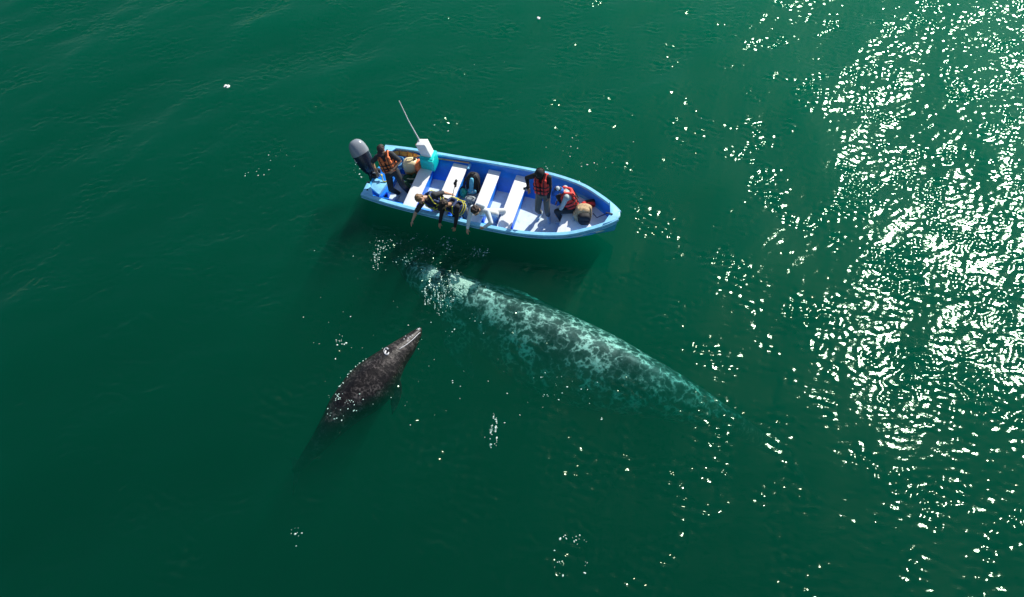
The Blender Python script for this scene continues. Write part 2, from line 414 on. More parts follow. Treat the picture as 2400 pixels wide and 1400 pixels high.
def drape(tree, pts2, lift=.004):
    out_ = []
    for x, y in pts2:
        hit, nrm, _, _ = tree.ray_cast(Vector((x, y, 3)), Vector((0, 0, -1)))
        if hit is not None: out_.append(hit + nrm*lift)
    return out_
g2 = lambda qx, qy, z=.2: ground(qx, qy, z).xy[:]
ring = [g2(905 + 5.5*math.cos(a) + 1.5*math.sin(a), 822 + 9*math.sin(a), .26) for a in np.linspace(.4, 5.9, 22)]
b = MB(); b.tube(drape(tcf, ring), [.012+.007*math.sin(3*i/22*3.14) for i in range(len(ring))], 8); b.tube(drape(tcf, [g2(901, 829, .26), g2(903, 825, .26), g2(904, 820, .26)]), [.010, .020, .012], 8); b.build('pale_scar', scar, calf)
ml = drape(tcf, [g2(985-(985-937)*k, 778+(826-778)*k + 4*math.sin(3.14*k), .1) for k in np.linspace(0, 1, 16)], .004)
b = MB(); b.tube(ml, [.003]+[.007]*(len(ml)-2)+[.003], 8); b.build('lip_line', scar, calf)
barnacles(calf, tcf, ground(981, 770, .12), .04, 40, .008, scar, 9, 'snout_spots')
for k_, (qx, qy) in enumerate([(950, 786), (956, 792), (961, 788), (955, 799), (947, 795), (966, 784)]):
    b = MB(); pp = drape(tcf, [g2(qx, qy, .2)], .0)
    if pp: b.ball(pp[0], (.014, .013, .008)); b.build('pale_spot', scar, calf)
b = MB()
for s in (-.035, .035):
    q = Vector(ground(896, 838, .27)); b.tube(drape(tcf, [(q.x+s-.03, q.y-.05), (q.x+s, q.y), (q.x+s*1.4+.03, q.y+.06)], .002), .010, 6)
b.build('blowhole', M_foil, calf)
M_fleck = plain('foam bubbles', (.52, .74, .66), .6, .08, 40.)
rnd = random.Random(21); mb = MB()
def fleck(x, y, z, s):
    a = rnd.uniform(0, 3.14); st = rnd.uniform(1, 1.9)
    mb.ball((x, y, z), (s*st, s, s*.55), rot=Matrix.Rotation(a, 3, 'Z'), seg=7, rings=5)
def churn(px, py, rx, ry, n, size=.017, deep=.4, streak=0.0):
    for _ in range(int(n*.8)):
        r_ = rnd.random()**.7; a = rnd.uniform(0, 6.283); qx = px + rx*r_*math.cos(a); qy = py + ry*r_*math.sin(a)
        k = 1 if rnd.random() > streak else rnd.randint(2, 4)
        zz = .012 if rnd.random() > .35+.65*deep else -rnd.uniform(.02, .16)
        for i in range(k):
            p = ground(qx + rnd.uniform(-1, 1), qy + i*3.6, zz); fleck(p.x, p.y, p.z, size*(.28 + .75*rnd.random()**2.2))
for c in [(1028, 692, 36, 46, 105, .014, .5, .5), (1058, 655, 26, 34, 46, .014, .55, .5), (1012, 634, 26, 20, 40, .015, .8), (960, 612, 40, 14, 40, .016, .9), (882, 604, 13, 30, 46, .016, .5, .2), (892, 580, 16, 12, 20, .015, .6),
          (905, 565, 40, 20, 40, .014, .7), (970, 560, 44, 18, 30, .014, .6), (1050, 570, 26, 16, 46, .017, .4), (1122, 591, 26, 12, 44, .019, .6), (1000, 590, 60, 12, 44, .014, .6),
          (795, 800, 24, 20, 16, .020, .3), (845, 395, 18, 22, 26, .018, .3), (850, 372, 12, 16, 10, .016, .3), (960, 805, 40, 18, 14, .016, .3), (1115, 590, 40, 26, 16, .014, .5),
          (1330, 340, 40, 30, 16, .016, .2), (1290, 395, 50, 14, 14, .017, .2), (1400, 385, 60, 22, 16, .017, .2), (640, 370, 60, 40, 12, .016, .2), (590, 408, 34, 6, 8, .016, .1),
          (1155, 1010, 12, 46, 26, .017, .3, .4), (1095, 760, 60, 40, 14, .014, .3), (690, 1240, 18, 46, 12, .018, .4), (1350, 1265, 40, 16, 18, .018, .4), (1300, 1330, 22, 40, 8, .018, .3), (1375, 1335, 8, 22, 6, .018, .3),
          (900, 700, 260, 150, 24, .013, .3), (1150, 930, 300, 110, 40, .013, .2), (860, 880, 160, 160, 30, .013, .3), (1250, 240, 420, 130, 20, .014, .2), (1290, 900, 60, 60, 20, .017, .2)]: churn(*c)
for v_ in calf.data.vertices:
    if abs(v_.co.z-.01) < .02 and rnd.random() < .035*max(0, math.sin(v_.co.x*9)+math.sin(v_.co.y*5.3)): fleck(v_.co.x + rnd.gauss(0, .03), v_.co.y + rnd.gauss(0, .03), .008, rnd.uniform(.003, .009))
    elif -.20 < v_.co.z < .06 and rnd.random() < .012 and v_.co.x < ground(860, 872).x: fleck(v_.co.x, v_.co.y, v_.co.z + .02, rnd.uniform(.005, .014))
fl = mb.build('foam_flecks', M_fleck, None)
prop(fl, 'scattered white bubbles and foam flecks round the whales and the boat', 'foam', kind='stuff')
# ---------------------------------------------------------------- materials of the boat and what is in it
M_hull = plain('light blue hull paint', (.05, .40, .80), .35, .10, 5., .002, 30., grime=.30, gcol=(.10, .32, .55))
M_liner = plain('blue inside paint', (.004, .22, .84), .42, .16, 4., .002, 25., grime=.30, gcol=(.10, .32, .55))
M_cap = plain('pale blue gunwale paint', (.24, .62, .88), .4, .14, 7., .002, 40., grime=.30, gcol=(.10, .32, .55))
M_white = plain('white gelcoat', (.86, .87, .86), .4, .05, 6., .001, 50., grime=.22)
M_floor = plain('scuffed white floor paint', (.68, .78, .82), .55, .10, 5., .002, 40., grime=.55, gcol=(.20, .30, .36))
M_teal = plain('turquoise paint', (.0, .62, .58), .4, .1, 6.)
M_navy = plain('dark navy cowl', (.012, .022, .045), .22, .2, 5.)
M_grey = plain('grey cowl top', (.24, .27, .31), .22, .08, 5.)
M_black = plain('black nylon', (.012, .012, .014), .7, .3, 30., .003, 120.)
M_rubber = plain('black rubber', (.02, .02, .02), .6)
M_wood = plain('varnished yellow wood', (.50, .27, .045), .4, .25, 14.)
M_bamboo = plain('weathered pole', (.42, .27, .13), .6, .2, 20.)
M_cream = plain('cream plastic', (.80, .68, .40), .35, .10, 4.)
M_amber = plain('fuel stained plastic', (.62, .36, .14), .4, .18, 6.)
M_orange = plain('orange vest cloth', (.95, .22, .07), .7, .1, 25., .003, 120.)
M_red = plain('red vest cloth', (.75, .045, .035), .7, .12, 25., .003, 120.)
M_green = plain('dark green cloth', (.01, .07, .03), .8, .3, 20., .004, 60.)
M_rope = plain('blue rope', (.10, .36, .66), .7, .25, 60.)
M_steel = plain('steel', (.6, .6, .6), .3, .1, 20., metallic=1)
M_chalk = plain('white lettering', (.75, .78, .8), .5, .03)
M_purple = plain('purple paint', (.20, .05, .42), .5, .2, 20.)
M_tan = plain('tan canvas', (.50, .36, .20), .85, .35, 16., .006, 70.)
M_cyan = plain('light blue pack cloth', (.12, .50, .72), .7, .2, 20., .003, 90.)
M_tealbag = plain('sea green bag', (.02, .38, .28), .5, .15, 12.)
M_lgrey = plain('grey bag cloth', (.30, .36, .38), .8, .2, 14., .005, 60.)

# ---------------------------------------------------------------- boat
L = 6.25
_bx = [0, .3, .85, 1.7, 2.7, 3.4, 4.06, 4.65, 5.2, 5.7, 6.0, 6.15, 6.22, 6.25]
_bb = [.81, .85, .90, .935, .97, .98, .965, .895, .75, .49, .29, .165, .095, .02]
def hb(x): return float(np.interp(x, _bx, _bb))
_xs = np.concatenate([np.linspace(0, 5.2, 40), np.linspace(5.2, 6.25, 26)[1:]])
_cv = smooth_curve(list(zip(_bx, _bb)), 400); _hb = np.interp(_xs, _cv[:, 0], _cv[:, 1])
def hb(x): return float(np.interp(x, _xs, _hb))
def zg(x): return .62 + .25*(x/L)**3
boat = empty('fishing_boat', lw(0, 0, 0), 0, 'open blue fibreglass boat with white bench seats, people leaning over its side', 'boat')
def loft(name, sections, mat, parent, smooth=True, close=False, angle=35):
    """sections: list of equal-length point rows"""
    b = MB(); n = len(sections[0]); V = [p for s in sections for p in s]; F = []
    for i in range(len(sections)-1):
        for j in range(n if close else n-1):
            F.append((i*n+j, i*n+(j+1) % n, (i+1)*n+(j+1) % n, (i+1)*n+j))
    if close: F.append(tuple(range(n))[::-1]); F.append(tuple(range((len(sections)-1)*n, len(sections)*n)))
    b._add(V, F); bmesh.ops.remove_doubles(b.b, verts=list(b.b.verts), dist=1e-4)
    return b.build(name, mat, parent, smooth=smooth, angle=angle)
FL = .13
def outer(x):
    h = hb(x); g = zg(x); k = max(0, (x-4.2)/2.05); keel = -.24 + .55*k**2.2; ch = .04 + .30*k**1.6
    half = [(h, g), (h*1.0-.004, g-.09), (h*.80, (g+ch)*.5+.05), (h*.67*(1-.35*k), ch+.06), (h*.64*(1-.42*k), ch), (h*.36*(1-.3*k), (ch+keel)*.5-.02), (0.012, keel)]
    return [Vector((x + .10*k*k*(z-g)*1.2, y, z)) for y, z in half] + [Vector((x + .10*k*k*(z-g)*1.2, -y, z)) for y, z in half[::-1]]
def inner_half(x):
    h = hb(x)-.065; g = zg(x)-.012; f = min(FL, g)
    return [(h, g), (h-.03, g-.12), (h-.085, .475), (h-.135, .45), (h-.19, .38), (h-.36, f+.05), (h-.40, f)]
hx_ = [x for x in _xs if x <= 6.24]
loft('hull', [outer(x) for x in hx_], M_hull, boat)
ix = [x for x in _xs if .05 <= x <= 5.98]
def inner(x):
    h = max(hb(x)-.065, .02)
    return [Vector((x, max(y, .004), z)) for y, z in inner_half(x)] + [Vector((x, -max(y, .004), z)) for y, z in inner_half(x)[::-1]]
loft('liner', [inner(x)[:7] for x in ix], M_liner, boat)
loft('liner', [inner(x)[7:] for x in ix], M_liner, boat)
# gunwale cap: a rounded band round the whole rim
for s in (1, -1):
    secs = []
    for x in hx_:
        h = hb(x); g = zg(x); w_ = .085
        dx = (hb(min(x+.03, 6.24))-hb(max(x-.03, 0)))/.06; nv = Vector((-dx, 1, 0)).normalized()
        q = lambda off, z: Vector((x + nv.x*off, max(h + nv.y*off, .003)*1.0, z))
        row = [q(.022, g-.055), q(.026, g-.01), q(.014, g+.012), q(-.06, g+.014), q(-.076, g+.002), q(-.078, g-.03)]
        secs.append([Vector((p.x, s*p.y, p.z)) for p in row])
    loft('gunwale', secs, M_cap, boat)
# rub rail and spray rail
for s in (1, -1):
    b = MB(); b.tube([(x, s*(hb(x)+.014), zg(x)-.10) for x in hx_ if x < 6.2], .016, 8); b.build('rub_rail', M_cap, boat)
    b = MB(); pts = np.linspace(4.5, 5.75, 14)
    oy = lambda x, z: float(np.interp(z, [q.z for q in outer(x)[6::-1]], [q.y for q in outer(x)[6::-1]]))
    b.tube([(x, s*(oy(x, .27+.13*(x-4.5)) + .012), .27+.13*(x-4.5)) for x in pts], [.012]+[.035]*12+[.008], 8); b.build('spray_rail', M_hull, boat)
# floor
b = MB(); fx = [x for x in _xs if .05 <= x <= 5.2]
b.prism([(x, hb(x)-.44) for x in fx] + [(x, -(hb(x)-.44)) for x in fx[::-1]], FL-.02, FL+.006); b.build('floor', M_floor, boat)
# foredeck platform
dx_ = [x for x in np.linspace(4.86, 5.93, 24)]
b = MB(); b.prism([(x, hb(x)-.165) for x in dx_] + [(x, -(hb(x)-.165)) for x in dx_[::-1]], .40, .465); b.build('foredeck', M_white, boat, bevel=.012)
b = MB(); b.box((4.90, 0, .25), (.05, 2*(hb(4.9)-.42), .28)); b.build('deck_riser', M_liner, boat, bevel=.006)
# breasthook and stern corner pads
b = MB(); xs_ = np.linspace(5.90, 6.2, 14)
b.prism([(x, hb(x)-.02) for x in xs_] + [(6.225, 0)] + [(x, -(hb(x)-.02)) for x in xs_[::-1]] + [(5.99, 0)], zg(6)-.03, zg(6)+.035); b.build('breasthook', M_cap, boat, bevel=.01)
b = MB(); b.box((5.97, -.02, zg(6)+.05), (.17, .025, .02)).box((6.04, -.02, zg(6)+.042), (.03, .03, .03)); b.build('bow_cleat', M_rubber, boat, bevel=.005)
for s in (1, -1):
    b = MB(); b.prism([(.015, s*.79), (.015, s*.46), (.10, s*.46), (.30, s*.775)][::s], .60, .640); o = b.build('stern_pad', M_cap, boat, bevel=.008)
    b = MB(); b.tube([(.11, s*.66, .635), (.11, s*.66, .644)], .024, 14); b.build('drain', M_foil, o)
# transom with its motor notch, and the splash well
b = MB(); b.box((.027, -.585, .525), (.05, .19, .18)).box((.027, .585, .525), (.05, .19, .18)).box((.027, 0, .26), (.05, 1.0, .40)); b.build('transom', M_hull, boat)
b = MB(); b.prism([(.055, -.55), (.055, .55), (.40, .57), (.50, .25), (.50, -.25), (.40, -.57)], .30, .36); b.build('stern_deck', M_liner, boat, bevel=.01)
b = MB(); b.prism([(.06, -.12), (.06, -.44), (.36, -.60), (.42, -.18)], .365, .47); b.build('splash_well', M_cap, boat, bevel=.015)
b = MB(); b.box((.47, 0, .25), (.04, .82, .22)); b.build('bulkhead', M_liner, boat, bevel=.005)
# benches
TH = [(1.05, 1.38, -1, 1), (1.82, 2.20, -1, 1), (2.74, 3.05, -1, 1), (3.45, 3.78, -1, 1)]
for i, (a, c, _, _) in enumerate(TH):
    y0_ = hb((a+c)/2)-.135
    o = MB(); o.prism([(a, -y0_), (c, -y0_), (c, y0_), (a, y0_)], .455, .50); th = o.build('bench_seat', M_white, boat, bevel=.014)
    b = MB(); b.box(((a+c)/2+.005, 0, .29), (c-a-.05, 1.06, .33)); b.build('bench_box', M_liner, th, bevel=.008)
b = MB(); b.box((2.24, .79, .50), (.07, .16, .05)).box((2.24, .79, .53), (.03, .20, .025)); b.build('cleat', M_cap, boat, bevel=.008)
# painted mark inside the bow
b = MB(); rnd = random.Random(4)
for k in range(5):
    x = 5.30+.055*k; h = hb(x)-.079
    b.tube([(x, h-.004, zg(x)-.16), (x+.02, hb(x+.02)-.079, zg(x)-.09 + rnd.uniform(-.02, .02)), (x+.045, hb(x+.045)-.084, zg(x)-.15)], .009, 6)
b.build('painted_mark', M_purple, boat)
# ---------------------------------------------------------------- outboard
mot = empty('outboard_motor', lw(-.10, 0, .2), 0, 'big outboard motor with grey topped navy cowl clamped on the transom', 'outboard motor')
ax_ = Vector((-.40, .27, .74)).normalized(); q = ax_.to_track_quat('Z', 'X').to_matrix()
base_ = Vector((.02, -.03, .30))
b = MB()
secs = []
for (s, rx, ry) in [(0, .085, .10), (.06, .14, .15), (.20, .185, .20), (.42, .215, .235), (.62, .220, .245)]:
    secs.append([base_ + ax_*(s*.92) + q @ Vector((.86*rx*math.copysign(abs(math.cos(a))**.8, math.cos(a)), 0.9*ry*math.copysign(abs(math.sin(a))**.8, math.sin(a)), 0)) for a in np.linspace(0, 2*math.pi, 33)[:-1]])
cowl = loft('cowl', secs, M_navy, mot, close=True, angle=60)
secs = []
for (s, rx, ry) in [(.605, .226, .251), (.66, .226, .251), (.77, .216, .238), (.87, .19, .21), (.94, .15, .165), (.985, .095, .10), (1.0, .03, .03)]:
    secs.append([base_ + ax_*(s*.92) + q @ Vector((.86*rx*math.copysign(abs(math.cos(a))**.82, math.cos(a)), 0.9*ry*math.copysign(abs(math.sin(a))**.82, math.sin(a)), 0)) for a in np.linspace(0, 2*math.pi, 33)[:-1]])
loft('cowl_top', secs, M_grey, mot, close=True, angle=60)
b = MB(); b.box(base_ + ax_*-.10, (.15, .16, .30), rot=q, bev=.02).box((.02, -.02, -.05), (.13, .14, .5), bev=.02).box((-.05, 0, -.42), (.34, .10, .5), bev=.04); b.build('midsection', M_navy, mot)
b = MB(); b.box((.14, 0, .20), (.10, .30, .26), bev=.02).box((.19, -.10, .28), (.05, .06, .12), bev=.01).box((.19, .10, .28), (.05, .06, .12), bev=.01); b.build('clamp_bracket', M_rubber, mot)
b = MB(); b.tube([(.10, -.05, .34), (.26, -.08, .40), (.38, -.10, .36)], .022, 10); b.build('tiller', M_grey, mot)
b = MB()
f1 = -(q @ Vector((0, 1, 0)))
sq = lambda u, v_: base_ + ax_*(.37+v_) + q @ Vector((.186*math.sin(u), -.208*math.cos(u), 0))*1.01
for seg_ in ([(-.15, .10), (.05, .13), (.2, .10), (.0, .07), (-.2, .08)], [(.25, .06), (.1, .03), (-.15, .04)], [(.30, .13), (.42, .10), (.30, .05)]):
    b.tube([sq(u, v_) for u, v_ in seg_], .011, 6)
b.build('emblem', M_chalk, cowl)
# ---------------------------------------------------------------- console, aerial
con = empty('steering_console', lw(1.28, .60, .47), 0, 'turquoise steering console with a white raked box on top', 'console')
b = MB(); b.prism([(-.19, -.17), (.17, -.17), (.17, .15), (-.19, .15)], 0, .44); b.build('pedestal', M_teal, con, bevel=.02)
b = MB(); b.box((.02, -.15, .38), (.32, .14, .08), bev=.015); b.build('shelf', M_teal, con)
rk = Matrix.Rotation(R(-15), 3, 'Y')
b = MB(); b.box((-.07, .0, .62), (.26, .22, .42), rot=rk, bev=.018); wb = b.build('white_box', M_white, con)
b = MB(); b.box((-.21, .05, .80), (.05, .06, .05), rot=rk, bev=.01); b.build('aerial_mount', M_steel, wb)
b = MB(); b.tube([(-.24, -.06, .76), (-.26, -.06, .755)], .028, 12); b.build('round_light', M_amber, wb)
aer = empty('radio_aerial', lw(1.07, .66, 1.28), 0, 'long thin white radio aerial leaning back from the console', 'aerial')
b = MB(); b.tube([(0, 0, 0), (-.02, 0, .10)], .022, 10); b.build('ferrule', M_steel, aer)
b = MB(); b.tube([(-.02, 0, .08), (-.25, .12, .48), (-.47, .27, .93)], [.013, .011, .008], 8); b.build('whip', M_chalk, aer)
# ---------------------------------------------------------------- people
M_skin = plain('skin', (.56, .32, .21), .5, .10, 14.)
M_skin2 = plain('tanned skin', (.40, .22, .13), .5, .10, 14.)
M_hair_d = plain('dark brown hair', (.030, .017, .011), .6, .4, 40., .006, 60.)
M_hair_f = plain('fair brown hair', (.20, .115, .05), .6, .35, 40., .006, 60.)
M_cap_p = plain('dark plum cap', (.055, .028, .035), .8, .15, 20.)
M_cap_b = plain('black felt', (.010, .010, .011), .85, .2, 20.)
M_cap_blue = plain('blue cap cloth', (.02, .13, .50), .75, .15, 20.)
M_shirt_ch = plain('charcoal cotton', (.035, .037, .043), .85, .2, 14., .004, 40.)
M_shirt_bk = plain('black cotton', (.013, .013, .016), .85, .2, 14., .004, 40.)
M_shirt_w = plain('white hooded cotton', (.66, .74, .78), .85, .08, 8., .005, 30.)
M_shirt_t = plain('pale grey green sleeve', (.38, .46, .46), .8, .12, 12., .004, 40.)
M_trou_dk = plain('dark work trousers', (.022, .028, .032), .85, .3, 8., .005, 30.)
M_trou_gr = plain('grey cargo trousers', (.12, .12, .10), .85, .2, 8., .005, 30.)
M_trou_pl = plain('pale trousers', (.60, .62, .60), .85, .1, 8., .005, 30.)
M_trou_jn = plain('faded grey denim', (.10, .12, .14), .85, .2, 8., .005, 30.)
M_navyv = plain('navy vest cloth', (.010, .030, .11), .65, .15, 20., .003, 90.)
M_yellow = plain('yellow webbing', (.66, .62, .05), .6, .08, 40.)
M_shoe_w = plain('pale shoes', (.62, .60, .56), .6, .1, 20.)
M_shoe_b = plain('pale blue water shoes', (.45, .62, .72), .6, .1, 20.)
M_eye = plain('dark eye', (.02, .015, .01), .2)
M_lip = plain('lips', (.30, .10, .08), .5)
def vv(*a): return Vector(a)
def ik(a, b, l1, l2, hint):
    """joint between a and b for a two-bone limb, bent towards hint; b is pulled in if out of reach"""
    d = b-a; D = d.length; mx_ = (l1+l2)*.995
    if D > mx_: b = a + d*(mx_/D); d = b-a; D = mx_
    d = d/D; x = (l1*l1-l2*l2+D*D)/(2*D); h = math.sqrt(max(l1*l1-x*x, 0))
    p = Vector(hint); p = p - d*p.dot(d); p = p.normalized() if p.length > 1e-4 else d.orthogonal().normalized()
    return a + d*x + p*h, b
def hand(mb, w, d, palm, side, curl):
    """palm, four unequal bent fingers and a thumb off the side of the palm; d points along the hand, palm is the way it faces"""
    d = d.normalized(); palm = (palm - d*palm.dot(d)).normalized(); s = d.cross(palm)*side
    for k in (-1, -.33, .33, 1): mb.cap(w + s*(.014*k), w + d*.075 + s*(.027*k), .013, .0115, 8)
    for k, ln in ((-1, .062), (-.33, .080), (.33, .086), (1, .076)):
        p = w + d*.078 + s*(.029*k); dirn = d + s*(.10*k); dirn.normalize()
        for i, f in enumerate((.42, .32, .26)):
            c_ = curl*(.35+.45*i); q = (dirn*math.cos(c_) + palm*math.sin(c_)).normalized()
            e = p + q*(ln*f); mb.cap(p, e, .0092-.001*i, .0084-.001*i, 8); p = e
    p = w + d*.022 + s*.024; q = (d*.62 + s*.68 + palm*.30).normalized(); e = p + q*.036; mb.cap(p, e, .0125, .0105, 8)
    q2 = (q + d*.4 + palm*.3*curl).normalized(); mb.cap(e, e + q2*.030, .0105, .0085, 8)
def person(label, P, N, F, head, look, wl, wr, al, ar, eh_l=(0, 0, -1), eh_r=(0, 0, -1), kh=None, wear=None, foot=None, curl=.6, palms=None, k=1.0, skin=None):
    """P pelvis, N base of the neck, F the way the chest faces, head centre and look direction, wrist and ankle targets; boat coordinates in, world out"""
    W = lambda p: BM @ Vector(p); D = lambda p: (BM.to_3x3() @ Vector(p)).normalized()
    skin = skin or M_skin; wear = wear or {}
    P, N, hd = W(P), W(N), W(head); u = (N-P).normalized(); N = P + u*(.50*k); f = D(F); f = (f - u*f.dot(u)).normalized(); r = f.cross(u)
    T = lambda a, b_, c: P + r*(a*k) + u*(b_*k) + f*(c*k)
    # keep the head on its neck
    hv = hd - N; hd = N + hv.normalized()*(.205*k)
    fd = D(look); hu = (hd-N).normalized(); hu = (hu - fd*hu.dot(fd)); hu = hu.normalized() if hu.length > .2 else (u - fd*u.dot(fd)).normalized(); hr = fd.cross(hu)
    Q = Matrix((hr, fd, hu)).transposed()
    hp = lambda a, b_, c: hd + hr*(a*k) + fd*(b_*k) + hu*(c*k)
    sh = {1: T(.175, .455, 0), -1: T(-.175, .455, 0)}; hip = {1: T(.09, -.02, .0), -1: T(-.09, -.02, .0)}
    wr_ = {1: W(wr), -1: W(wl)}; an = {1: W(ar), -1: W(al)}; eh = {1: D(eh_r), -1: D(eh_l)}
    el = {}; kn = {}; kh = [D(q) for q in (kh or ((F), (F)))]
    for s in (1, -1):
        el[s], wr_[s] = ik(sh[s], wr_[s], .285*k, .25*k, eh[s])
        kn[s], an[s] = ik(hip[s], an[s], .42*k, .40*k, kh[0 if s < 0 else 1])
    b = MB()
    # head: skull, face, jaw, nose, brow, ears
    b.ball(hp(0, -.012, .022), (.074*k, .092*k, .090*k), Q, seg=24, rings=16).ball(hp(0, .028, -.035), (.058*k, .062*k, .078*k), Q)
    b.ball(hp(0, .05, -.085), (.036*k, .034*k, .026*k), Q).cap(hp(0, .088, .008), hp(0, .108, -.034), .010*k, .016*k).ball(hp(0, .079, .022), (.05*k, .016*k, .012*k), Q)
    for s in (1, -1): b.ball(hp(.078*s, -.005, -.012), (.010*k, .020*k, .032*k), Q, seg=12, rings=8).ball(hp(.036*s, .058, -.03), (.026*k, .024*k, .026*k), Q, seg=12, rings=8)
    b.cap(N - u*(.04*k), hp(0, -.02, -.06), .060*k, .054*k)
    b.ball(T(0, .35, .0), (.155*k, .17*k, .100*k) if False else (.155*k, .10*k, .17*k), Matrix((r, f, u)).transposed()).ball(T(0, .14, 0), (.130*k, .095*k, .15*k), Matrix((r, f, u)).transposed()).ball(T(0, -.01, 0), (.150*k, .11*k, .11*k), Matrix((r, f, u)).transposed())
    for s in (1, -1):
        b.cap(T(.06*s, .47, -.005), sh[s], .052*k, .056*k).cap(sh[s], el[s], .052*k, .038*k).cap(el[s], el[s]+(wr_[s]-el[s])*.35, .039*k, .041*k).cap(el[s]+(wr_[s]-el[s])*.35, wr_[s], .041*k, .025*k)
        b.cap(hip[s], kn[s], .085*k, .054*k).cap(kn[s], kn[s]+(an[s]-kn[s])*.35, .053*k, .056*k).cap(kn[s]+(an[s]-kn[s])*.35, an[s], .056*k, .034*k)
        d = (wr_[s]-el[s]).normalized(); pl = D(palms[0 if s < 0 else 1]) if palms else f
        hand(b, wr_[s], d, pl, s if True else 1, curl)
        ft = D((foot or (F, F))[0 if s < 0 else 1]); up = (kn[s]-an[s]).normalized()
        heel = an[s] - up*(.045*k) - ft*(.045*k); toe = an[s] - up*(.06*k) + ft*(.155*k)
        b.cap(heel, toe, .034*k, .028*k).cap(an[s], (heel+toe)*.5, .034*k, .034*k)
    body = b.build('person', skin, None, voxel=.0075, relax=1)
    prop(body, label, 'person')
    for s in (1, -1):
        b = MB(); b.ball(hp(.030*s, .080, .002), (.012*k, .008*k, .009*k), Q, seg=10, rings=8); b.build('eye', M_eye, body)
    b = MB(); b.tube([hp(-.024, .083, -.066), hp(0, .092, -.064), hp(.024, .083, -.066)], .006*k, 8); b.build('mouth', M_lip, body)
    B3 = Matrix((r, f, u)).transposed()
    if 'shirt' in wear:
        m_, sl = wear['shirt']; b = MB()
        b.ball(T(0, .34, 0), (.172*k, .120*k, .18*k), B3).ball(T(0, .14, 0), (.155*k, .118*k, .17*k), B3).ball(T(0, .02, 0), (.165*k, .125*k, .10*k), B3)
        for s in (1, -1):
            b.cap(T(.05*s, .465, -.005), sh[s], .062*k, .070*k)
            if sl > .99: b.cap(sh[s], el[s], .068*k, .052*k).cap(el[s], wr_[s]-(wr_[s]-el[s])*.06, .052*k, .038*k)
            else: b.cap(sh[s], sh[s].lerp(el[s], sl), .070*k, .060*k)
        if wear.get('hood'): b.ball(T(0, .50, -.09), (.12*k, .075*k, .09*k), B3).cap(T(-.09, .49, .02), T(-.05, .47, .10), .035*k, .03*k).cap(T(.09, .49, .02), T(.05, .47, .10), .035*k, .03*k)
        b.build('shirt', m_, body, voxel=.011, relax=2)
    if 'trousers' in wear:
        m_, ln = wear['trousers']; b = MB(); b.ball(T(0, .02, 0), (.162*k, .122*k, .10*k), B3).ball(T(0, -.05, 0), (.155*k, .125*k, .09*k), B3)
        for s in (1, -1):
            b.cap(hip[s], kn[s], .098*k, .070*k)
            b.cap(kn[s], kn[s].lerp(an[s], ln), .070*k, (.058 if ln > .8 else .066)*k)
        b.build('trousers', m_, body, voxel=.012, relax=2)
    if 'shoes' in wear:
        for s in (1, -1):
            ft = D((foot or (F, F))[0 if s < 0 else 1]); up = (kn[s]-an[s]).normalized()
            heel = an[s] - up*(.045*k) - ft*(.045*k); toe = an[s] - up*(.06*k) + ft*(.165*k)
            b = MB(); b.cap(heel, toe, .044*k, .038*k).cap(an[s] - up*.005, (heel+toe)*.5, .044*k, .042*k); b.build('shoe', wear['shoes'], body, voxel=.009, relax=1)
    if 'vest' in wear:
        m_, ms = wear['vest']; b = MB()
        for s in (1, -1):
            for h_, th in ((.10, .036), (.205, .040), (.31, .040)): b.ball(T(.084*s, h_, .128), (.078*k, th*k, .056*k), B3, e=.6)
            b.ball(T(.098*s, .405, .118), (.058*k, .036*k, .060*k), B3, e=.65)
            b.ball(T(.165*s, .20, .0), (.030*k, .115*k, .14*k), B3, e=.7)
            b.cap(T(.10*s, .43, .115), T(.108*s, .545, .02), .036*k, .034*k).cap(T(.108*s, .545, .02), T(.09*s, .45, -.115), .034*k, .036*k)
        for h_ in (.10, .205, .31, .41): b.ball(T(0, h_, -.135), (.155*k if h_ < .4 else .12*k, .036*k, .058*k), B3, e=.6)
        v_ = b.build('life_vest', m_, body, voxel=.0105, relax=1)
        for h_ in (.155, .258) if not wear.get('strap3') else (.10, .165, .258):
            b = MB(); b.tube([T(.205*math.copysign(abs(math.cos(a))**.75, math.cos(a)), h_, .178*math.copysign(abs(math.sin(a))**.75, math.sin(a)) - .0) for a in np.linspace(0, 2*math.pi, 41)[:-1]], .013*k, 6, closed=True); b.build('strap', ms, v_)
        for s in (1, -1):
            b = MB(); b.tube([T(.085*s, .06, .168), T(.088*s, .25, .172), T(.10*s, .42, .182), T(.118*s, .58, .03), T(.10*s, .43, -.17), T(.10*s, .1, -.195)], .011*k, 6); b.build('strap', ms, v_)
        b = MB(); b.tube([T(0, .06, .158), T(0, .34, .165)], .012*k, 6).box(T(0, .258, .185), (.05, .016, .03), rot=B3); b.build('buckle', M_black, v_)
    hw = wear.get('head')
    if 'hair' in wear:
        b = MB(); rnd_ = random.Random(len(label)); hl = wear.get('hair_long', 0)
        b.ball(hp(0, -.022, .034), (.083*k, .098*k, .094*k), Q).ball(hp(0, -.055, -.02), (.074*k, .062*k, .075*k), Q)
        for i in range(70 if wear.get('curly') else 46):
            v_ = Vector((rnd_.gauss(0, 1), rnd_.gauss(-.35, 1), rnd_.gauss(.7, .8))).normalized()
            if v_.y > .45 and v_.z < .5: continue
            q_ = hp(v_.x*.082, -.02+v_.y*.096, .03+v_.z*.092); rr = (.024 if wear.get('curly') else .017)*k*rnd_.uniform(.7, 1.2)
            b.ball(q_, (rr, rr, rr), seg=8, rings=6)
        if hl:
            for i in range(7): b.cap(hp(-.06+.02*i, -.07, -.04), hp(-.055+.018*i, -.085, -.04-hl), .024*k, .012*k)
        b.build('hair', wear['hair'], body, voxel=.009, relax=1)
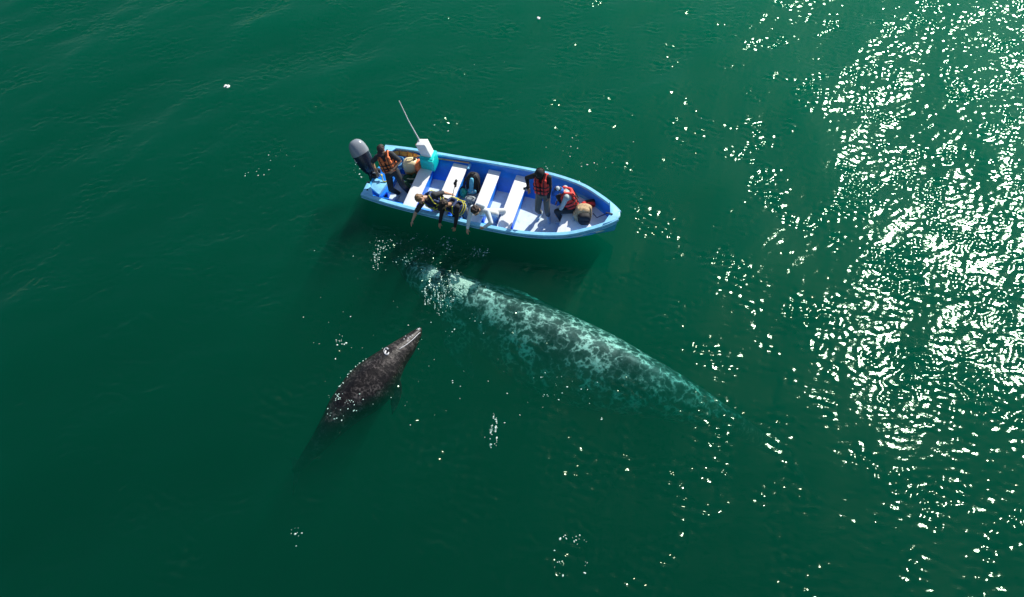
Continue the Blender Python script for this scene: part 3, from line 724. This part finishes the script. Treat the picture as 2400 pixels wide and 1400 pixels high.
    if hw:
        kind, m_ = hw; b = MB()
        if kind == 'cap':
            b.ball(hp(0, -.012, .040), (.086*k, .104*k, .086*k), Q, zmin=-.15); b.cap(hp(-.05, .082, .042), hp(.05, .082, .042), .020*k, .020*k).ball(hp(0, .120, .036), (.072*k, .070*k, .011*k), Q, e=.85).ball(hp(0, -.012, .126), (.010*k,)*3)
        if kind == 'hat':
            b.ball(hp(0, -.01, .045), (.092*k, .108*k, .098*k), Q, zmin=-.1); b.ball(hp(0, -.005, .035), (.128*k, .145*k, .012*k), Q)
        if kind == 'sunhat':
            b.ball(hp(0, -.01, .035), (.092*k, .110*k, .092*k), Q, zmin=-.2); b.ball(hp(0, .09, .020), (.088*k, .085*k, .012*k), Q); b.ball(hp(0, -.06, -.03), (.090*k, .070*k, .085*k), Q)
        cp = b.build('cap' if kind == 'cap' else 'hat', m_, body, voxel=.0075, relax=2)
        if kind == 'sunhat':
            b = MB(); b.ball(hp(0, -.05, .10), (.060*k, .058*k, .035*k), Q); b.build('crown_panel', M_shirt_w, cp)
    return dict(body=body, T=T, hp=hp, wr=wr_, el=el, f=f, u=u, r=r)
# operator, standing at the motor
op = person('person standing in an orange life vest and dark cap at the outboard motor', (.60, -.16, .93), (.44, -.06, 1.40), (.30, -.95, 0),
            (.44, -.13, 1.62), (.15, -.88, -.45), wl=(.72, -.24, 1.12), wr=(.24, -.28, .92), al=(.94, -.16, .215), ar=(.70, -.26, .215), eh_l=(.8, .2, -.7), eh_r=(-.9, .3, -.3),
            kh=((.5, -.8, 0), (.1, -1, 0)), foot=((.6, -.8, 0), (-.1, -1, 0)), palms=((-.3, .8, -.2), (0, .9, .2)), curl=.9, skin=M_skin2,
            wear=dict(shirt=(M_shirt_ch, .85), trousers=(M_trou_dk, .96), shoes=M_shoe_w, vest=(M_orange, M_black), strap3=1, head=('cap', M_cap_p), hair=M_hair_d))
# three leaning over the side
p1 = person('fair haired person in navy and yellow vest, one bare arm down over the boat side', (1.98, -.56, .62), (1.76, -.78, 1.02), (.55, -.65, -.35),
            (1.62, -.94, 1.12), (.35, -.75, -.55), wl=(2.18, -.36, .78), wr=(1.46, -1.16, .52), al=(2.34, -.40, .22), ar=(2.32, -.60, .22), eh_l=(-.3, .5, .6), eh_r=(-1, -.3, .3),
            kh=((1, -.2, .6), (1, -.3, .6)), foot=((1, -.2, 0), (1, -.3, 0)), palms=((0, 0, -1), (.6, .5, 0)), curl=.5,
            wear=dict(shirt=(M_shirt_ch, .92), trousers=(M_trou_dk, .96), shoes=M_shoe_b, vest=(M_navyv, M_yellow), hair=M_hair_f))
p2 = person('person in a black cap and navy yellow vest with both arms hanging over the side', (2.50, -.60, .63), (2.37, -.84, 1.04), (-.20, -.80, -.45),
            (2.27, -.96, 1.15), (-.35, -.75, -.55), wl=(2.51, -1.12, .50), wr=(2.12, -1.12, .50), al=(2.62, -.26, .24), ar=(2.44, -.26, .24), eh_l=(.7, -.7, .3), eh_r=(-.7, -.7, .3),
            kh=((.1, -1, -.6), (-.1, -1, -.6)), foot=((0, .8, -.5), (0, .8, -.5)), palms=((-.4, .9, 0), (.4, .9, 0)), curl=.4, skin=M_skin2,
            wear=dict(shirt=(M_shirt_bk, 1.0), trousers=(M_trou_jn, .96), shoes=M_shoe_b, vest=(M_navyv, M_yellow), head=('cap', M_cap_b), hair=M_hair_d))
p3 = person('curly dark haired person in a white hooded top bending over the side', (3.03, -.54, .62), (3.07, -.80, 1.04), (.0, -.80, -.45),
            (3.04, -.93, 1.15), (.15, -.78, -.55), wl=(3.22, -1.00, .66), wr=(2.82, -1.14, .50), al=(3.26, -.22, .22), ar=(3.30, -.44, .22), eh_l=(1, -.4, .2), eh_r=(-.9, -.6, .3),
            kh=((1, 0, .6), (1, -.1, .6)), foot=((1, 0, 0), (1, -.2, 0)), palms=((-.5, .9, 0), (.4, .9, 0)), curl=.4,
            wear=dict(shirt=(M_shirt_w, 1.0), hood=1, trousers=(M_trou_pl, .96), shoes=M_shoe_w, hair=M_hair_d, curly=1))
# bow
mn = person('person standing in a red life vest and black hat near the bow', (4.34, .12, .95), (4.28, .24, 1.42), (-.05, -1, 0),
            (4.27, .12, 1.62), (-.10, -.75, -.66), wl=(4.50, .0, .84), wr=(4.00, .08, 1.06), al=(4.50, .02, .225), ar=(4.29, .06, .225), eh_l=(.8, .5, 0), eh_r=(-.8, .5, -.3),
            kh=((.2, -1, 0), (0, -1, 0)), foot=((.35, -.9, 0), (-.1, -1, 0)), palms=((-.8, 0, 0), (0, -.6, .4)), curl=.8, skin=M_skin2,
            wear=dict(shirt=(M_shirt_bk, 1.0), trousers=(M_trou_gr, .60), shoes=M_shoe_b, vest=(M_red, M_black), head=('hat', M_cap_b), hair=M_hair_d))
wm = person('person in a blue cap and red life vest crouching in front of the tan backpack', (5.04, .24, .52), (4.86, .27, .92), (-.80, -.35, -.3),
            (4.74, .20, 1.04), (-.70, -.45, -.62), wl=(4.72, -.06, .42), wr=(4.62, .42, .40), al=(4.86, -.04, .22), ar=(4.80, .40, .22), eh_l=(.4, -.9, 0), eh_r=(0, .9, -.2),
            kh=((-.8, -.4, .8), (-.9, .2, .8)), foot=((-1, -.2, 0), (-1, .1, 0)), palms=((0, .3, -.8), (0, -.3, -.8)), curl=.6,
            wear=dict(shirt=(M_shirt_t, 1.0), trousers=(M_trou_dk, .96), shoes=M_shoe_w, vest=(M_red, M_black), head=('sunhat', M_cap_blue), hair=M_hair_d))
# ---------------------------------------------------------------- things carried in the boat
# fuel jug
j = empty('fuel_tank', lw(.78, .50, .14), .35, 'round cream fuel tank with an amber stained lower half in the stern', 'fuel tank')
b = MB(); b.ball((0, 0, .31), (.20, .17, .20), e=.75, seg=28, rings=16, zmin=-.72); b.build('tank_shell', M_cream, j)
b = MB(); b.ball((0, 0, .16), (.185, .16, .155), e=.72, seg=28, rings=14); b.build('tank_base', M_amber, j)
b = MB(); b.tube([(-.09, 0, .49), (-.07, 0, .55), (.06, 0, .55), (.08, 0, .49)], .018, 8); b.build('handle', M_cream, j)
b = MB(); b.tube([(.12, .03, .48), (.12, .03, .535)], .035, 14); b.build('filler_cap', M_black, j)
# spare vest beside it
sv = empty('life_vest', lw(1.00, .50, .15), .1, 'folded orange and red life vest wedged between fuel tank and console', 'life vest')
b = MB(); b.ball((0, 0, .34), (.07, .16, .14), e=.6).ball((.01, -.03, .22), (.075, .15, .09), e=.6); b.build('front_panel', M_orange, sv, voxel=.012, relax=1)
b = MB(); b.ball((.015, -.10, .10), (.085, .19, .10), e=.6).ball((-.02, -.24, .08), (.08, .10, .07), e=.65); b.build('back_panel', M_red, sv, voxel=.012, relax=1)
b = MB(); b.tube([(-.01, -.19, .27), (-.04, -.15, .33), (-.05, .0, .44), (-.02, .15, .38)], .012, 6); b.build('strap', M_black, sv)
# dark green bundle under the stern bench
g = empty('canvas_bundle', lw(.88, .14, .14), .2, 'crumpled dark green canvas bundle on the floor behind the first bench', 'bundle')
b = MB(); rnd = random.Random(7)
for k in range(16): b.ball((rnd.uniform(-.12, .12), rnd.uniform(-.22, .22), .08+rnd.uniform(0, .13)), (rnd.uniform(.05, .10), rnd.uniform(.05, .11), rnd.uniform(.04, .08)), rot=Matrix.Rotation(rnd.uniform(0, 3), 3, 'Z'))
b.build('canvas', M_green, g, voxel=.014, relax=2)
b = MB(); b.tube([(.02+.135*math.cos(a), .02*math.sin(3*a), .14+.10*math.sin(a)) for a in np.linspace(0, 6.28, 25)[:-1]], .010, 6, closed=True); b.build('tie_cord', M_cream, g)
# oar along the far side
o_ = empty('oar', lw(0, 0, 0), 0, 'long wooden oar with a banded yellow blade lying along the far side', 'oar')
A_, B_ = Vector((.22, .70, .55)), Vector((2.24, .855, .565)); dA = (B_-A_).normalized(); sd_ = Vector((0, 0, 1)).cross(dA)
b = MB(); b.tube([A_ + dA*t_ for t_ in (.62, 1.2, 2.02)], .019, 10); b.build('shaft', M_bamboo, o_)
b = MB(); n_ = 12
V = []; F = []
for i in range(n_):
    s = i/(n_-1); hw_ = .062*(math.sin(min(1, s*3.2)*1.57)**.6)*(1-.35*max(0, s-.7)/.3) + .004; c = A_ + dA*(s*.66)
    for (a_, z_) in ((1, 0), (.4, .013), (-.4, .013), (-1, 0), (-.4, -.013), (.4, -.013)): V.append(c + Vector((0, .45, .89))*(hw_*a_) + Vector((0, -.89, .45))*z_)
for i in range(n_-1):
    for q_ in range(6): F.append((i*6+q_, (i+1)*6+q_, (i+1)*6+(q_+1) % 6, i*6+(q_+1) % 6))
F += [tuple(range(6)), tuple(range((n_-1)*6, n_*6))[::-1]]
b._add(V, F); bl = b.build('blade', M_wood, o_)
for t_ in (.20, .40, .55):
    c = A_ + dA*t_; b = MB(); b.tube([c + Vector((0, .45, .89))*(.070*math.cos(a)) + Vector((0, -.89, .45))*(.020*math.sin(a)) for a in np.linspace(0, 6.283, 17)[:-1]], .012, 6, closed=True); b.build('binding', plain('brown binding', (.16, .06, .02), .7), bl)
# rope heap in the far stern corner
rp = MB(); rnd = random.Random(3); pts = []
for k in range(150):
    a = k*.42; rr = .13 + .05*math.sin(k*.61) + rnd.uniform(-.01, .01); pts.append((rr*1.2*math.cos(a), rr*math.sin(a), .03 + .0009*k + rnd.uniform(-.012, .012)))
r_ = rp.tube(pts, .013, 6).build('rope_coil', M_rope, None); r_.location = lw(.40, .48, .36); r_.rotation_euler = BM.to_euler(); prop(r_, 'heap of light blue rope on the stern deck in the far corner', 'rope')
hs = MB(); hs.tube([(.0, .0, .10), (.02, -.06, .13), (.05, -.10, .05), (.07, -.14, .02), (.14, -.13, .015), (.18, -.04, .02)], .014, 8)
h_ = hs.build('fuel_hose', M_yellow, None); h_.location = lw(.24, -.06, .47); h_.rotation_euler = BM.to_euler(); prop(h_, 'short yellow fuel hose lying at the foot of the outboard motor', 'hose')
# backpack between the second and third bench
bp_ = empty('backpack', lw(2.46, .36, .14), .12, 'black backpack with a light blue panel on the floor between the middle benches', 'backpack')
tl = Matrix.Rotation(R(-28), 3, 'X')
b = MB(); b.ball((0, .06, .24), (.17, .16, .27), rot=tl, e=.7, seg=26, rings=16); b.build('pack_body', M_black, bp_)
b = MB(); b.ball((-.005, -.06, .32), (.055, .06, .17), rot=tl, e=.6); b.ball((.0, -.13, .15), (.115, .07, .07), rot=tl, e=.65); b.build('front_pocket', M_cyan, bp_)
for s in (1, -1): 
    b = MB(); b.tube([(.07*s, .10, .48), (.15*s, .02, .44), (.20*s, -.06, .30), (.19*s, -.10, .14), (.12*s, -.10, .05)], .019, 8); b.build('shoulder_strap', M_black, bp_)
b = MB(); b.tube([(-.05, .16, .48), (-.04, .13, .53), (.04, .13, .53), (.05, .16, .48)], .012, 6); b.build('grab_loop', M_black, bp_)
b = MB(); b.tube([(.10, -.16, .20), (.02, -.19, .17), (-.09, -.165, .20)], .009, 6).box((.03, -.185, .19), (.03, .015, .02)); b.build('buckle_strap', M_chalk, bp_)
ds = empty('dry_bag', lw(2.28, .14, .14), .3, 'sea green dry bag beside the black and blue backpack', 'bag')
b = MB(); b.ball((0, 0, .12), (.09, .11, .12), e=.8, seg=22, rings=14); b.build('sack', M_tealbag, ds)
b = MB(); b.tube([(-.07, .05, .20), (-.02, .09, .25), (.05, .06, .23)], .022, 8); b.build('rolled_top', M_black, ds)
gb = empty('duffel_bag', lw(2.52, -.02, .14), -.1, 'soft grey duffel bag on the floor beside the white hooded person', 'bag')
b = MB(); b.ball((0, 0, .10), (.16, .10, .10), e=.75).ball((.05, .02, .16), (.09, .07, .05)); b.build('sack', M_lgrey, gb, voxel=.012, relax=2)
b = MB(); b.tube([(-.10, -.04, .17), (-.06, -.02, .24), (.05, .0, .25), (.10, .02, .19)], .011, 6); b.build('handle', M_black, gb)
# camera on a stick, held by the fair haired person
hp_ = BM.inverted() @ p1['wr'][-1]
cs = empty('camera_stick', lw(*hp_), 0, 'small black camera on a thin stick held above the second bench', 'camera')
b = MB(); e_ = Vector((.02, .24, .03)); b.tube([(.05, -.03, -.02), (.045, .04, -.01), e_], .009, 8); b.build('stick', M_rubber, cs)
b = MB(); b.box(e_ + Vector((.0, .05, .03)), (.075, .05, .07), bev=.01).ball(e_ + Vector((.01, .10, .07)), (.035, .05, .04)).box(e_ + Vector((.02, .0, .0)), (.05, .06, .035), bev=.008); b.build('camera_body', M_black, cs)
b = MB(); b.tube([e_ + Vector((.0, .02, .035)), e_ + Vector((.0, .0, .035))], .018, 12); b.build('lens', M_foil, cs)
# phone in the hand of the person standing at the bow
w_ = BM.inverted() @ mn['wr'][1]
ph = empty('handheld_camera', lw(*(w_ + Vector((-.06, -.05, .03)))), .5, 'small dark camera in the hand of the person standing near the bow', 'camera')
b = MB(); b.box((0, 0, 0), (.11, .035, .07), bev=.008); b.build('camera_body', M_rubber, ph)
b = MB(); b.tube([(0, -.015, 0), (0, -.05, 0)], .024, 14); b.build('lens', M_lgrey, ph)
# tan backpack on the foredeck
tb = empty('backpack', lw(5.36, .02, .43), .25, 'tan canvas backpack with a black front lying on the foredeck', 'backpack')
b = MB(); b.ball((.0, .10, .16), (.20, .17, .16), e=.75, seg=26, rings=16).ball((-.17, .02, .11), (.085, .11, .10), e=.8).ball((.03, .05, .25), (.13, .10, .08)).ball((.10, .15, .22), (.10, .08, .09)); b.build('pack_body', M_tan, tb, voxel=.012, relax=1)
b = MB(); b.ball((.015, -.10, .14), (.15, .10, .15), e=.65, seg=24, rings=14).ball((.02, -.16, .08), (.13, .07, .08), e=.7); b.build('front_pocket', M_black, tb)
for s in (1, -1):
    b = MB(); b.tube([(.10*s, .20, .27), (.15*s+.02, .06, .30), (.17*s+.01, -.06, .20), (.14*s, -.12, .06)], .020, 8); b.build('shoulder_strap', M_tan, tb)
b = MB(); b.tube([(-.22, -.04, .16), (-.25, -.07, .12), (-.21, -.11, .05)], .016, 8); b.build('side_strap', M_lgrey, tb)
rv = empty('life_vest', lw(5.40, .36, .44), .5, 'small red and black life vest behind the tan backpack', 'life vest')
b = MB(); b.ball((0, 0, .08), (.17, .055, .10), e=.65).ball((-.10, .03, .12), (.07, .05, .08), e=.7); b.build('front_panel', M_red, rv, voxel=.011, relax=1)
b = MB(); b.ball((.03, .06, .10), (.16, .04, .11), e=.7); b.build('back_panel', M_black, rv)
b = MB(); b.tube([(-.12, -.055, .10), (0, -.065, .13), (.12, -.055, .10)], .013, 6); b.build('strap', M_black, rv)
# mooring line at the bow
ml_ = MB(); ml_.tube([(0, 0, .0), (-.06, .03, -.06), (-.20, .10, -.28), (-.30, .02, -.30), (-.42, .12, -.30)], .012, 7)
q_ = ml_.build('mooring_line', M_navyv, None); q_.location = lw(5.98, .02, .845); q_.rotation_euler = BM.to_euler(); prop(q_, 'dark mooring line hanging from the cleat inside the bow tip', 'rope')
# flecks of foam adrift
def foam(px, py, seed, label, n=7, s=.05):
    rnd_ = random.Random(seed); b = MB()
    for k in range(n): r0 = s*rnd_.uniform(.5, 1); b.ball((rnd_.gauss(0, s*.5), rnd_.gauss(0, s*.8), r0*.2), (r0, r0*rnd_.uniform(.7, 1.2), r0*.6), seg=10, rings=7)
    o = b.build('foam_clump', M_foam, None, voxel=.012, relax=1); p = ground(px, py, .015); o.location = p
    return prop(o, label, 'foam', 'clumps of foam adrift')
M_foam = plain('white foam', (.85, .86, .82), .9, .06, 40.)
foam(532, 203, 1, 'white clump of foam adrift alone far from the boat stern', 9, .06)
foam(1263, 43, 2, 'tiny white clump of foam adrift beyond the boat', 5, .045)
